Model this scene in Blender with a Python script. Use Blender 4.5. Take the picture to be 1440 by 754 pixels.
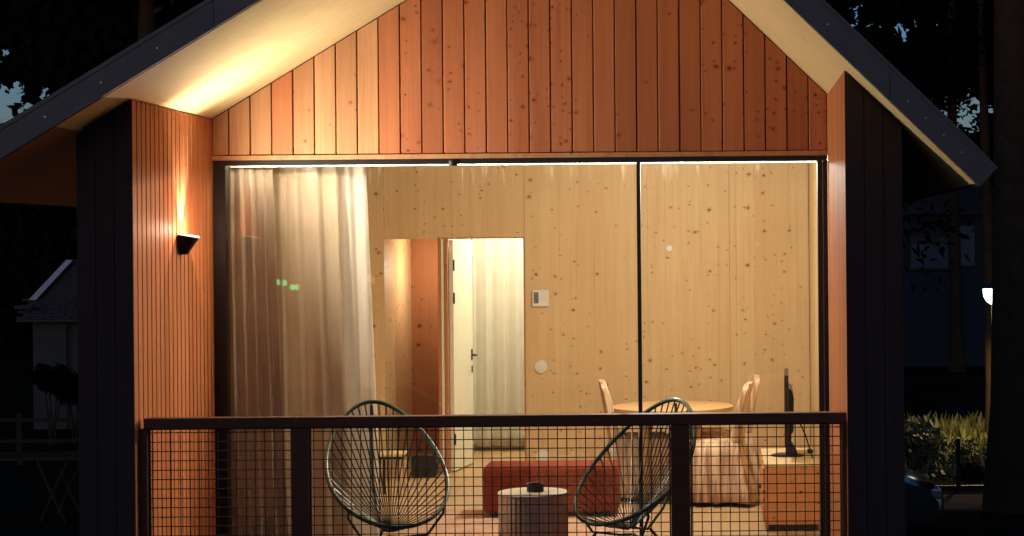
import bpy, bmesh, math, random
from mathutils import Vector, Matrix
random.seed(7)
for o in list(bpy.data.objects): bpy.data.objects.remove(o, do_unlink=True)
SC = bpy.context.scene
COL = SC.collection
PI = math.pi
EYE = 2.04                      # camera height above the cabin's inner floor
# ------------------------------------------------------------------ camera
cd = bpy.data.cameras.new('camera'); cam = bpy.data.objects.new('camera', cd); COL.objects.link(cam)
cam.location = (0, 0, EYE); cam.rotation_euler = (math.radians(90), 0.0087, 0)
cd.sensor_width = 36; cd.lens = 67.5; cd.shift_x = -0.2014; cd.shift_y = -0.0222
cd.clip_start = 0.1; cd.clip_end = 2000
SC.camera = cam
SC.render.resolution_x = 1024; SC.render.resolution_y = 536
# ------------------------------------------------------------------ colour
SC.view_settings.view_transform = 'Standard'; SC.view_settings.look = 'None'
SC.view_settings.exposure = 0; SC.view_settings.gamma = 1
# ------------------------------------------------------------------ dusk sky
w = bpy.data.worlds.new('World'); SC.world = w; w.use_nodes = True
nt = w.node_tree; bg = nt.nodes['Background']
sky = nt.nodes.new('ShaderNodeTexSky'); sky.sky_type = 'NISHITA'; sky.sun_disc = False
sky.sun_elevation = math.radians(4.0); sky.sun_rotation = math.radians(200); sky.ozone_density = 4
tintn = nt.nodes.new('ShaderNodeMix'); tintn.data_type = 'RGBA'; tintn.blend_type = 'MULTIPLY'
tintn.inputs[0].default_value = 1; tintn.inputs[7].default_value = (1.02, 0.90, 1.06, 1)
nt.links.new(sky.outputs[0], tintn.inputs[6]); nt.links.new(tintn.outputs[2], bg.inputs[0])
bg.inputs[1].default_value = 0.14
# ------------------------------------------------------------------ main light strengths
L_SCONCE_BEAM = 290.0
L_SCONCE_GLOW = 9.0
L_ROOM = 212.0
L_BEDROOM = 125.0
L_LED = 96.0
L_LANTERN = 420.0

# ================================================================== helpers
def new_mat(name):
    m = bpy.data.materials.new(name); m.use_nodes = True
    nt = m.node_tree; return m, nt, nt.nodes['Principled BSDF']
def math_n(nt, op, a, b=None, c=None, clamp=False):
    n = nt.nodes.new('ShaderNodeMath'); n.operation = op; n.use_clamp = clamp
    for i, v in enumerate((a, b, c)):
        if v is None: continue
        if isinstance(v, (int, float)): n.inputs[i].default_value = v
        else: nt.links.new(v, n.inputs[i])
    return n.outputs[0]
def mixc(nt, f, a, b, blend='MIX'):
    n = nt.nodes.new('ShaderNodeMix'); n.data_type = 'RGBA'; n.blend_type = blend
    for s, v in ((0, f), (6, a), (7, b)):
        if isinstance(v, (int, float)): n.inputs[s].default_value = v
        elif isinstance(v, tuple): n.inputs[s].default_value = (v[0], v[1], v[2], 1)
        else: nt.links.new(v, n.inputs[s])
    return n.outputs[2]
def ramp(nt, f, a, b, lo=0.0, hi=1.0):
    n = nt.nodes.new('ShaderNodeMapRange'); n.clamp = True
    nt.links.new(f, n.inputs[0]); n.inputs[1].default_value = a; n.inputs[2].default_value = b
    n.inputs[3].default_value = lo; n.inputs[4].default_value = hi
    return n.outputs[0]
def noise(nt, vec, scale, detail=4, rough=0.55, dist=0.0):
    n = nt.nodes.new('ShaderNodeTexNoise'); nt.links.new(vec, n.inputs['Vector'])
    n.inputs['Scale'].default_value = scale; n.inputs['Detail'].default_value = detail
    n.inputs['Roughness'].default_value = rough; n.inputs['Distortion'].default_value = dist
    return n.outputs[0]
def scaled(nt, vec, s, off=None):
    n = nt.nodes.new('ShaderNodeMapping'); nt.links.new(vec, n.inputs[0]); n.inputs['Scale'].default_value = s
    if off is not None: nt.links.new(off, n.inputs['Location'])
    return n.outputs[0]

def wood(name, base, dark, axis='z', knots=0.0, knot_size=0.016, rough=0.55, flat=None, vary=0.16, cell=4.0, lam=0.0, grain=0.5, knotcol=(0.10, 0.022, 0.008), spec=0.25):
    """pine: grain stretched along axis, knots on the plane whose normal is flat, lam = width of glued strips along x"""
    m, nt, p = new_mat(name)
    tc = nt.nodes.new('ShaderNodeTexCoord'); oi = nt.nodes.new('ShaderNodeObjectInfo')
    rnd = oi.outputs['Random']
    off = nt.nodes.new('ShaderNodeCombineXYZ')
    for i, k in enumerate((37.0, 91.0, 53.0)): nt.links.new(math_n(nt, 'MULTIPLY', rnd, k), off.inputs[i])
    va = nt.nodes.new('ShaderNodeVectorMath'); va.operation = 'ADD'
    nt.links.new(tc.outputs['Object'], va.inputs[0]); nt.links.new(off.outputs[0], va.inputs[1])
    v = va.outputs[0]
    st = {'x': (0.5, 14, 14), 'y': (14, 0.5, 14), 'z': (14, 14, 0.5)}[axis]
    g1 = noise(nt, scaled(nt, v, st), 1.6, 5, 0.6, 0.4)
    st2 = {'x': (1.2, 60, 60), 'y': (60, 1.2, 60), 'z': (60, 60, 1.2)}[axis]
    g2 = noise(nt, scaled(nt, v, st2), 2.2, 3, 0.6)
    g3 = noise(nt, v, 1.3, 3, 0.5)
    f = math_n(nt, 'ADD', math_n(nt, 'MULTIPLY', ramp(nt, g1, .3, .72), grain), math_n(nt, 'MULTIPLY', ramp(nt, g2, .35, .7), 0.25))
    f = math_n(nt, 'ADD', f, math_n(nt, 'MULTIPLY', ramp(nt, g3, .3, .7), 0.25))
    c = mixc(nt, f, base, dark)
    if lam > 0:
        sx = nt.nodes.new('ShaderNodeSeparateXYZ'); nt.links.new(tc.outputs['Object'], sx.inputs[0])
        cellx = math_n(nt, 'DIVIDE', sx.outputs[0], lam)
        wn = nt.nodes.new('ShaderNodeTexWhiteNoise'); wn.noise_dimensions = '1D'
        nt.links.new(math_n(nt, 'FLOOR', cellx), wn.inputs['W'])
        c = mixc(nt, math_n(nt, 'MULTIPLY', wn.outputs[0], 0.34), c, dark)
        fr = math_n(nt, 'FRACT', cellx)
        line = math_n(nt, 'LESS_THAN', fr, 0.022)
        ln = noise(nt, scaled(nt, tc.outputs['Object'], (4, 4, .9)), 1.0, 2)
        c = mixc(nt, math_n(nt, 'MULTIPLY', line, ramp(nt, ln, .45, .6, 0, .55)), c, tuple(k*.45 for k in dark))
    if knots > 0:
        ax = {'x': (1, 2), 'y': (0, 2), 'z': (0, 1), None: (0, 2)}[flat]
        # gentle warp so that knots are not perfect circles
        wv = nt.nodes.new('ShaderNodeTexNoise'); nt.links.new(v, wv.inputs['Vector']); wv.inputs['Scale'].default_value = 30
        wa = nt.nodes.new('ShaderNodeVectorMath'); wa.operation = 'MULTIPLY_ADD'
        nt.links.new(wv.outputs[1], wa.inputs[0]); wa.inputs[1].default_value = (0.035, 0.035, 0.018); nt.links.new(v, wa.inputs[2])
        for s, dens, ks in ((cell, knots, knot_size), (cell*2.3, knots*0.55, knot_size*0.55)):
            vo = nt.nodes.new('ShaderNodeTexVoronoi'); vo.voronoi_dimensions = '2D'
            sp_ = nt.nodes.new('ShaderNodeSeparateXYZ'); nt.links.new(wa.outputs[0], sp_.inputs[0])
            cb_ = nt.nodes.new('ShaderNodeCombineXYZ'); nt.links.new(math_n(nt, 'MULTIPLY', sp_.outputs[ax[0]], s), cb_.inputs[0]); nt.links.new(math_n(nt, 'MULTIPLY', sp_.outputs[ax[1]], s*(1.15 if flat != 'z' else 1)), cb_.inputs[1])
            nt.links.new(cb_.outputs[0], vo.inputs['Vector'])
            vo.inputs['Scale'].default_value = 1
            sc = nt.nodes.new('ShaderNodeSeparateColor'); nt.links.new(vo.outputs['Color'], sc.inputs[0])
            cl_ = noise(nt, v, 2.1, 2)
            on = math_n(nt, 'LESS_THAN', sc.outputs[0], math_n(nt, 'MULTIPLY', ramp(nt, cl_, .40, .62, .15, 2.0), dens))
            rad = math_n(nt, 'MULTIPLY', math_n(nt, 'ADD', math_n(nt, 'MULTIPLY', sc.outputs[1], 0.9), 0.35), ks*s)
            q = math_n(nt, 'DIVIDE', vo.outputs['Distance'], rad)
            core = math_n(nt, 'MULTIPLY', ramp(nt, q, 0.55, 1.05, 1, 0), on)
            halo = math_n(nt, 'MULTIPLY', ramp(nt, q, 0.9, 2.3, 0.4, 0), on)
            c = mixc(nt, halo, c, tuple(k*.6 for k in dark))
            c = mixc(nt, math_n(nt, 'MULTIPLY', core, math_n(nt, 'ADD', math_n(nt, 'MULTIPLY', sc.outputs[2], .35), .65)), c, knotcol)
    # board to board variation
    c = mixc(nt, math_n(nt, 'MULTIPLY', rnd, vary*2), c, tuple(k*.72 for k in dark))
    nt.links.new(c, p.inputs['Base Color'])
    p.inputs['Roughness'].default_value = rough; p.inputs['Specular IOR Level'].default_value = spec
    b = nt.nodes.new('ShaderNodeBump'); b.inputs['Strength'].default_value = 0.12; b.inputs['Distance'].default_value = 0.004
    nt.links.new(g2, b.inputs['Height']); nt.links.new(b.outputs[0], p.inputs['Normal'])
    return m

def plain(name, col, rough=0.5, metal=0.0, n_amt=0.2, n_scale=18, col2=None, bump=0.05, spec=0.5):
    m, nt, p = new_mat(name)
    tc = nt.nodes.new('ShaderNodeTexCoord')
    n1 = noise(nt, tc.outputs['Object'], n_scale, 5, 0.6)
    n2 = noise(nt, tc.outputs['Object'], n_scale*0.17, 3, 0.5)
    f = math_n(nt, 'ADD', math_n(nt, 'MULTIPLY', ramp(nt, n1, .3, .7), .5), math_n(nt, 'MULTIPLY', ramp(nt, n2, .3, .7), .5))
    c2 = col2 if col2 else tuple(k*(1-n_amt) for k in col)
    nt.links.new(mixc(nt, f, col, c2), p.inputs['Base Color'])
    nt.links.new(ramp(nt, n1, .3, .7, rough*.85, min(1, rough*1.15)), p.inputs['Roughness'])
    p.inputs['Metallic'].default_value = metal; p.inputs['Specular IOR Level'].default_value = spec
    if bump:
        b = nt.nodes.new('ShaderNodeBump'); b.inputs['Strength'].default_value = bump; b.inputs['Distance'].default_value = 0.01
        nt.links.new(n1, b.inputs['Height']); nt.links.new(b.outputs[0], p.inputs['Normal'])
    return m

def fabric(name, col, col2, trans=0.0, weave=260, stripe=0.0, alpha=0.0):
    m, nt, p = new_mat(name)
    tc = nt.nodes.new('ShaderNodeTexCoord')
    n1 = noise(nt, tc.outputs['Object'], weave, 2, 0.5)
    n2 = noise(nt, tc.outputs['Object'], 5, 4, 0.6)
    f = math_n(nt, 'ADD', math_n(nt, 'MULTIPLY', ramp(nt, n1, .3, .7), .35), math_n(nt, 'MULTIPLY', ramp(nt, n2, .3, .7), .65))
    if stripe:
        n3 = noise(nt, scaled(nt, tc.outputs['Object'], (1, 1, .03)), stripe, 3, 0.6)
        f = math_n(nt, 'ADD', math_n(nt, 'MULTIPLY', f, .2), math_n(nt, 'MULTIPLY', ramp(nt, n3, .42, .58), .8))
    c = mixc(nt, f, col, col2)
    nt.links.new(c, p.inputs['Base Color']); p.inputs['Roughness'].default_value = 0.95
    p.inputs['Specular IOR Level'].default_value = 0.1
    b = nt.nodes.new('ShaderNodeBump'); b.inputs['Strength'].default_value = 0.25; b.inputs['Distance'].default_value = 0.003
    nt.links.new(n1, b.inputs['Height']); nt.links.new(b.outputs[0], p.inputs['Normal'])
    if trans:
        tr = nt.nodes.new('ShaderNodeBsdfTranslucent'); nt.links.new(c, tr.inputs[0])
        mx = nt.nodes.new('ShaderNodeMixShader'); mx.inputs[0].default_value = trans
        out = nt.nodes['Material Output']
        nt.links.new(p.outputs[0], mx.inputs[1]); nt.links.new(tr.outputs[0], mx.inputs[2])
        last = mx.outputs[0]
        if alpha:
            tp = nt.nodes.new('ShaderNodeBsdfTransparent'); m2 = nt.nodes.new('ShaderNodeMixShader'); m2.inputs[0].default_value = alpha
            nt.links.new(last, m2.inputs[1]); nt.links.new(tp.outputs[0], m2.inputs[2]); last = m2.outputs[0]
        nt.links.new(last, out.inputs[0])
    return m

def glow(name, col, strength):
    m, nt, p = new_mat(name)
    p.inputs['Base Color'].default_value = (*col, 1); p.inputs['Emission Color'].default_value = (*col, 1)
    p.inputs['Emission Strength'].default_value = strength
    return m

class MB:
    """collects shapes in world or local coordinates, build() links them as one mesh"""
    def __init__(s): s.v = []; s.f = []; s.sm = []
    def add(s, vs, fs, smooth=False):
        n = len(s.v); s.v += [tuple(v) for v in vs]; s.f += [tuple(i+n for i in f) for f in fs]; s.sm += [smooth]*len(fs); return s
    def box(s, x0, x1, y0, y1, z0, z1):
        vs = [(x, y, z) for x in (x0, x1) for y in (y0, y1) for z in (z0, z1)]
        return s.add(vs, [(0, 1, 3, 2), (4, 6, 7, 5), (0, 4, 5, 1), (2, 3, 7, 6), (0, 2, 6, 4), (1, 5, 7, 3)])
    def bbox(s, x0, x1, y0, y1, z0, z1, b=0.004, seg=2):
        bm = bmesh.new(); bmesh.ops.create_cube(bm, size=1)
        for v in bm.verts: v.co = Vector(((x0+x1)/2+v.co.x*(x1-x0), (y0+y1)/2+v.co.y*(y1-y0), (z0+z1)/2+v.co.z*(z1-z0)))
        bmesh.ops.bevel(bm, geom=bm.edges[:], offset=b, segments=seg, affect='EDGES', profile=0.6)
        return s.bm(bm)
    def bm(s, bm, smooth=False):
        bm.verts.index_update(); s.add([v.co[:] for v in bm.verts], [[v.index for v in f.verts] for f in bm.faces], smooth); bm.free(); return s
    def prism(s, pts, y0, y1):
        """polygon of (x,z) extruded along y"""
        n = len(pts); vs = [(x, y0, z) for x, z in pts] + [(x, y1, z) for x, z in pts]
        return s.add(vs, [tuple(range(n)), tuple(range(2*n-1, n-1, -1))] + [(i, i+n, (i+1) % n+n, (i+1) % n) for i in range(n)])
    def tube(s, pts, r, n=8, closed=False, cap=True):
        pts = [Vector(p) for p in pts]; N = len(pts); rings = []
        rs = r if isinstance(r, (list, tuple)) else [r]*N
        prev = None
        for i, p in enumerate(pts):
            if closed: t = pts[(i+1) % N]-pts[i-1]
            else: t = pts[min(i+1, N-1)]-pts[max(i-1, 0)]
            t.normalize()
            a = prev if prev is not None else (Vector((0, 0, 1)) if abs(t.z) < .9 else Vector((1, 0, 0)))
            a = (a - t*a.dot(t)).normalized(); prev = a; b = t.cross(a)
            rings.append([p+(a*math.cos(2*PI*k/n)+b*math.sin(2*PI*k/n))*rs[i] for k in range(n)])
        vs = [v for g in rings for v in g]; fs = []
        for i in range(N if closed else N-1):
            j = (i+1) % N
            for k in range(n): fs.append((i*n+k, i*n+(k+1) % n, j*n+(k+1) % n, j*n+k))
        if cap and not closed: fs += [tuple(range(n-1, -1, -1)), tuple((N-1)*n+k for k in range(n))]
        return s.add(vs, fs, True)
    def lathe(s, prof, c=(0, 0, 0), n=32, a0=0.0, a1=2*PI):
        full = abs(a1-a0-2*PI) < 1e-6; m = n if full else n+1; vs = []
        for r, z in prof:
            for k in range(m):
                a = a0+(a1-a0)*k/n; vs.append((c[0]+r*math.cos(a), c[1]+r*math.sin(a), c[2]+z))
        fs = []
        for i in range(len(prof)-1):
            for k in range(n):
                k2 = (k+1) % m; fs.append((i*m+k, i*m+k2, (i+1)*m+k2, (i+1)*m+k))
        return s.add(vs, fs, True)
    def build(s, name, mat, parent=None, autosmooth=True):
        me = bpy.data.meshes.new(name); me.from_pydata(s.v, [], s.f); me.materials.append(mat)
        me.polygons.foreach_set('use_smooth', s.sm); me.update()
        bm = bmesh.new(); bm.from_mesh(me); bmesh.ops.recalc_face_normals(bm, faces=bm.faces[:]); bm.to_mesh(me); bm.free()
        if any(s.sm) and autosmooth:
            try: me.set_sharp_from_angle(angle=math.radians(40))
            except Exception: pass
        o = bpy.data.objects.new(name, me); COL.objects.link(o)
        if parent is not None: o.parent = parent
        return o
def tag(o, label=None, cat=None, group=None, kind=None):
    if label: o['label'] = label
    if cat: o['category'] = cat
    if group: o['group'] = group
    if kind: o['kind'] = kind
    return o
def empty(name, loc=(0, 0, 0), rz=0, label=None, cat=None, group=None):
    o = bpy.data.objects.new(name, None); COL.objects.link(o); o.location = loc; o.rotation_euler = (0, 0, rz)
    o.empty_display_size = 0.2
    return tag(o, label, cat, group)
def kids(o): return [c for c in bpy.data.objects if c.parent == o]
def copy_tree(o, parent=None):
    c = o.copy(); COL.objects.link(c); c.parent = parent
    for ch in kids(o): copy_tree(ch, c)
    return c
def lamp(name, kind, loc, energy, col, parent=None, **kw):
    l = bpy.data.lights.new(name, kind); l.energy = energy; l.color = col
    for k, v in kw.items(): setattr(l, k, v)
    o = bpy.data.objects.new(name, l); COL.objects.link(o); o.location = loc
    if parent is not None: o.parent = parent
    return o

# ================================================================== materials
M = {}
M['board'] = wood('cladding board', (0.60, 0.325, 0.155), (0.36, 0.14, 0.055), 'z', knots=0.09, knot_size=0.010, flat='y', vary=0.26, cell=5)
M['board_knotty_falloff'] = wood('knotty light falloff board', (0.55, 0.205, 0.088), (0.34, 0.092, 0.034), 'z', knots=0.42, knot_size=0.0145, flat='y', vary=0.28, cell=7)  # real knots; the redder, darker tone stands for sconce light fading rightwards
M['board_red_falloff'] = wood('light falloff red board', (0.55, 0.205, 0.088), (0.36, 0.105, 0.038), 'z', knots=0.10, knot_size=0.011, flat='y', vary=0.26, cell=5)  # redder, darker tone puts the sconce's light falloff into the board colour
M['slat'] = wood('batten', (0.60, 0.245, 0.11), (0.42, 0.14, 0.055), 'z', spec=0.04, knots=0.06, knot_size=0.012, flat='x', vary=0.2, cell=4)
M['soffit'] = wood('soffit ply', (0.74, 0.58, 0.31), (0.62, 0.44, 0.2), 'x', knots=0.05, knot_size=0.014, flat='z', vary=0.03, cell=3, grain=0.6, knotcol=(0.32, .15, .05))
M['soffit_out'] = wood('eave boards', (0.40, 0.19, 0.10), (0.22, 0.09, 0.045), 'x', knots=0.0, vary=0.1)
M['clt'] = wood('inner pine panel', (0.74, 0.56, 0.31), (0.58, 0.37, 0.18), 'z', knots=0.33, knot_size=0.0135, flat='y', vary=0.04, cell=5.2, lam=0.16, grain=0.45, knotcol=(0.19, .06, .02))
M['clt_x'] = wood('side pine panel', (0.78, 0.60, 0.34), (0.64, 0.44, 0.2), 'z', knots=0.35, knot_size=0.014, flat='x', vary=0.04, cell=5, grain=0.3)
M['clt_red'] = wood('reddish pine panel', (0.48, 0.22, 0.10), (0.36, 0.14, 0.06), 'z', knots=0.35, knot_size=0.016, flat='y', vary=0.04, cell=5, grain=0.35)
M['dark_clad'] = wood('black stained cladding', (0.062, 0.036, 0.025), (0.040, 0.022, 0.016), 'z', vary=0.1, rough=0.7)
M['gap'] = plain('dark gap', (0.06, 0.016, 0.008), 0.9, n_amt=.3)
M['fascia'] = plain('fascia metal', (0.12, 0.118, 0.095), 0.55, 0.2, n_scale=7, col2=(0.16, 0.105, 0.092), bump=.08)
M['roof'] = plain('roof sheet', (0.03, 0.033, 0.04), 0.6, 0.2, n_amt=.3)
M['frame'] = plain('black window frame', (0.012, 0.011, 0.011), 0.45, 0.3, n_amt=.2)
M['rail'] = wood('railing wood', (0.15, 0.048, 0.021), (0.09, 0.028, 0.013), 'x', vary=0.05, rough=.55)
M['wire'] = plain('railing wire', (0.035, 0.013, 0.010), 0.5, 0.2, n_amt=.2)
M['green'] = plain('green lacquered steel', (0.035, 0.085, 0.052), 0.35, 0.1, n_amt=.2)
M['cord'] = plain('green vinyl cord', (0.02, 0.048, 0.03), 0.4, 0.0, n_amt=.2)
M['black'] = plain('black plastic', (0.015, 0.013, 0.014), 0.5, n_amt=.2)
M['white'] = plain('white plastic', (0.75, 0.72, 0.64), 0.4, n_amt=.05)
M['paint'] = plain('white wall paint', (0.80, 0.77, 0.68), 0.8, n_amt=.05)
M['door'] = plain('cream door paint', (0.78, 0.74, 0.58), 0.6, n_amt=.06)
M['display'] = plain('grey display', (0.16, 0.17, 0.14), 0.3, n_amt=.1)
M['floor'] = wood('oak floor', (0.50, 0.34, 0.19), (0.42, 0.26, 0.13), 'y', vary=0.05, rough=.45, lam=0.0)
M['curtain'] = fabric('curtain linen', (0.70, 0.59, 0.45), (0.62, 0.51, 0.37), trans=0.5, weave=400)
M['taupe'] = fabric('taupe curtain', (0.48, 0.39, 0.30), (0.40, 0.32, 0.24), trans=0.35, weave=400)
M['sheer'] = fabric('sheer curtain', (0.86, 0.82, 0.74), (0.80, 0.75, 0.66), trans=0.5, weave=400)
M['white_curtain'] = fabric('white curtain', (0.84, 0.80, 0.70), (0.78, 0.72, 0.6), trans=0.3, weave=300)
M['red'] = fabric('rust red wool', (0.25, 0.058, 0.036), (0.17, 0.036, 0.023), weave=220)
M['cover'] = fabric('chair cover', (0.76, 0.55, 0.37), (0.34, 0.18, 0.10), weave=240, stripe=20)
M['table'] = wood('table oak', (0.66, 0.42, 0.20), (0.5, 0.28, 0.12), 'x', knots=0, vary=.05)
M['cab'] = wood('knotty pine cabinet', (0.58, 0.27, 0.12), (0.42, 0.16, 0.06), 'z', knots=0.4, knot_size=0.02, flat='y', vary=.05, cell=7)
M['cabtop'] = wood('pale cabinet top', (0.72, 0.55, 0.32), (0.6, 0.42, 0.22), 'y', vary=.05)
M['drum'] = wood('log side', (0.85, 0.52, 0.28), (0.52, 0.27, 0.14), 'z', vary=.05, grain=.9)
M['drumtop'] = wood('log top', (0.66, 0.56, 0.42), (0.5, 0.4, 0.28), 'x', vary=.05)
M['rug'] = fabric('woven rug', (0.66, 0.46, 0.34), (0.42, 0.22, 0.15), weave=60)
M['sconce'] = plain('black sconce metal', (0.012, 0.010, 0.011), 0.35, 0.5, n_amt=.1)
M['lens'] = glow('sconce lens', (1.0, 0.62, 0.55), 1.6)
M['bulb'] = glow('sconce bulb', (1.0, 0.72, 0.36), 30)
M['led'] = glow('led strip', (1.0, 0.84, 0.62), L_LED)
M['roomlamp'] = glow('room lamp shade', (1.0, 0.80, 0.55), 8)
M['greenlamp'] = glow('green lamp', (0.12, 1.0, 0.35), 5)
M['lantern'] = glow('lantern globe', (0.80, 0.93, 0.78), 6)
M['ground'] = plain('dark soil and grass', (0.028, 0.021, 0.012), 0.95, n_amt=.5, n_scale=3, bump=.6, spec=0.0)
M['path'] = plain('sandy path', (0.16, 0.11, 0.07), 0.9, n_amt=.35, n_scale=8, bump=.4, spec=0.0)
M['bark'] = plain('pine bark', (0.10, 0.06, 0.035), 0.9, n_amt=.5, n_scale=22, bump=.7, spec=0.0)
M['leaf'] = plain('pine needles', (0.009, 0.012, 0.008), 0.8, n_amt=.5, n_scale=3, bump=0, spec=0.0)
M['shrub'] = plain('shrub leaves', (0.17, 0.16, 0.035), 0.6, n_amt=.5, n_scale=9, bump=0)
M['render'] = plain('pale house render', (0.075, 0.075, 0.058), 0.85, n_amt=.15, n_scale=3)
M['tiles'] = plain('dark roof tiles', (0.035, 0.034, 0.04), 0.7, n_amt=.3)
M['verge'] = plain('pale metal flashing', (0.30, 0.42, 0.58), 0.35, 0.3, n_amt=.15)
M['far_pane'] = plain('far window glass', (0.09, 0.11, 0.15), 0.3, 0.0, n_amt=.3, n_scale=2)
M['carpaint'] = plain('dark car paint', (0.012, 0.014, 0.02), 0.15, 0.4, n_amt=.1, bump=0)
M['steel'] = plain('brushed steel', (0.45, 0.42, 0.36), 0.35, 0.9, n_amt=.1)
M['carglass'] = plain('car glass', (0.01, 0.012, 0.015), 0.08, 0.0, n_amt=.1, bump=0)

# glass pane: real thin pane, clear with a Fresnel reflection, some dried drips at its head
def glass_mat():
    m, nt, p = new_mat('window glass')
    out = nt.nodes['Material Output']; nt.nodes.remove(p)
    tp = nt.nodes.new('ShaderNodeBsdfTransparent'); tp.inputs[0].default_value = (0.975, 0.985, 0.975, 1)
    gl = nt.nodes.new('ShaderNodeBsdfGlossy'); gl.inputs['Roughness'].default_value = 0.0
    fr = nt.nodes.new('ShaderNodeFresnel'); fr.inputs[0].default_value = 1.9
    mx = nt.nodes.new('ShaderNodeMixShader'); ge = nt.nodes.new('ShaderNodeNewGeometry')   # the inner face of the pane does not reflect a second time
    nt.links.new(math_n(nt, 'MULTIPLY', fr.outputs[0], math_n(nt, 'SUBTRACT', 1.0, ge.outputs['Backfacing']), clamp=True), mx.inputs[0])
    nt.links.new(tp.outputs[0], mx.inputs[1]); nt.links.new(gl.outputs[0], mx.inputs[2])
    tc = nt.nodes.new('ShaderNodeTexCoord'); sx = nt.nodes.new('ShaderNodeSeparateXYZ'); nt.links.new(tc.outputs['Object'], sx.inputs[0])
    n1 = noise(nt, scaled(nt, tc.outputs['Object'], (1, 1, .10)), 22, 4, .65, .6)
    n2 = noise(nt, tc.outputs['Object'], 3.0, 2)
    top = ramp(nt, sx.outputs[2], 2.36, 2.57)
    d = math_n(nt, 'MULTIPLY', math_n(nt, 'POWER', top, 1.6), ramp(nt, n1, .53, .68))
    d = math_n(nt, 'MULTIPLY', d, ramp(nt, n2, .45, .65, .0, .11))
    df = nt.nodes.new('ShaderNodeBsdfDiffuse'); df.inputs[0].default_value = (.85, .85, .8, 1)
    tl = nt.nodes.new('ShaderNodeBsdfTranslucent'); tl.inputs[0].default_value = (.85, .85, .8, 1)
    ad = nt.nodes.new('ShaderNodeMixShader'); ad.inputs[0].default_value = .5
    nt.links.new(df.outputs[0], ad.inputs[1]); nt.links.new(tl.outputs[0], ad.inputs[2])
    m2 = nt.nodes.new('ShaderNodeMixShader'); nt.links.new(d, m2.inputs[0])
    nt.links.new(mx.outputs[0], m2.inputs[1]); nt.links.new(ad.outputs[0], m2.inputs[2]); nt.links.new(m2.outputs[0], out.inputs[0])
    return m
M['glass'] = glass_mat()

# ================================================================== main dimensions (metres)
YF, YW, YG, YB = 10.00, 10.385, 12.054, 17.31      # fascia, wing wall ends, glass front, inner back wall
XL, XR = -3.165, 0.69                              # inner faces of the porch wing walls
XLO, XRO = -3.47, 1.00                             # their outer faces
YEND = 20.4                                        # back of the cabin
DECK = 0.15
def zl(x): return EYE+.827+.60*(x+3.165)           # underside of the left roof slope
def zr(x): return EYE+.950+.97*(.69-x)
RX = -0.705; RZ = zl(RX)
def zroof(x): return min(zl(x), zr(x))
EL, ER = -4.09, 1.365                              # eaves
IXL, IXR = -3.36, 0.82
HEAD = 2.567; TRIM0 = 2.597; BRD0 = 2.632
GROUND = -1.3

# ================================================================== setting: ground
g = MB()
N = 40
vs = []; fs = []
for i in range(N+1):
    for j in range(N+1):
        x = -400+800*i/N; y = -100+900*j/N
        vs.append((x, y, GROUND-0.0))
for i in range(N):
    for j in range(N): a = i*(N+1)+j; fs.append((a, a+N+1, a+N+2, a+1))
g.add(vs, fs); tag(g.build('ground', M['ground']), kind='structure')
p = MB(); p.box(1.6, 9.0, 23.9, 25.3, GROUND-.1, GROUND+.03)
tag(p.build('path', M['path']), kind='structure')

# ================================================================== the cabin
cabin = empty('cabin', (0, 0, 0), label='wooden gabled cabin with lit glass front under a wide dark roof', cat='cabin')
# roof slabs
TL, TR = 0.155, 0.193
roof = MB()
roof.prism([(EL, zl(EL)+.004), (RX, RZ+.004), (RX, RZ+TL), (EL, zl(EL)+TL)], YF+.03, YEND+.4).build('roof', M['roof'], cabin)
roof2 = MB(); roof2.prism([(RX, RZ+.004), (ER, zr(ER)+.004), (ER, zr(ER)+TR), (RX, RZ+TR)], YF+.03, YEND+.4).build('roof', M['roof'], cabin)
nl = Vector((-.6, 1)).normalized(); nr = Vector((.97, 1)).normalized()
def fascia(xa, xb, zf, t, dy, tip=None):
    if tip: p_ = [(xa, zf(xa)), (xb, zf(xb)), tip, (xa, zf(xa)+t)]
    else: p_ = [(xa, zf(xa)), (xb, zf(xb)), (xb, zf(xb)+t), (xa, zf(xa)+t)]
    q = MB(); q.prism(p_, YF+dy, YF+.029); f = q.build('fascia', M['fascia'], cabin)
    # folded drip edge along the top of the metal verge
    a_, b_ = (xa, xb)
    q = MB(); q.prism([(a_, zf(a_)+t-.022), (b_, zf(b_)+t-.022), (b_, zf(b_)+t+.003), (a_, zf(a_)+t+.003)], YF-.006+dy, YF-.0005+dy); q.build('verge_trim', M['fascia'], f)
    for k in range(1, 5):
        xs = xa+(xb-xa)*k/5; q = MB(); q.tube([(xs, YF-.002+dy, zf(xs)+t*.45), (xs, YF+.001+dy, zf(xs)+t*.45)], .005, 8); q.build('screw', M['steel'], f)
fascia(EL, -2.62, zl, TL+.012, .001); fascia(-2.617, RX, zl, TL+.012, 0)
fascia(RX+.001, .90, zr, TR+.004, 0); fascia(.903, ER-.001, zr, TR+.004, .001)
q = MB(); q.prism([(ER, zr(ER)), (ER+nr.x*.137, zr(ER)+nr.y*.137), (ER, zr(ER)+TR+.004)], YF+.001, YF+.029); q.build('fascia_end', M['fascia'], cabin)
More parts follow.
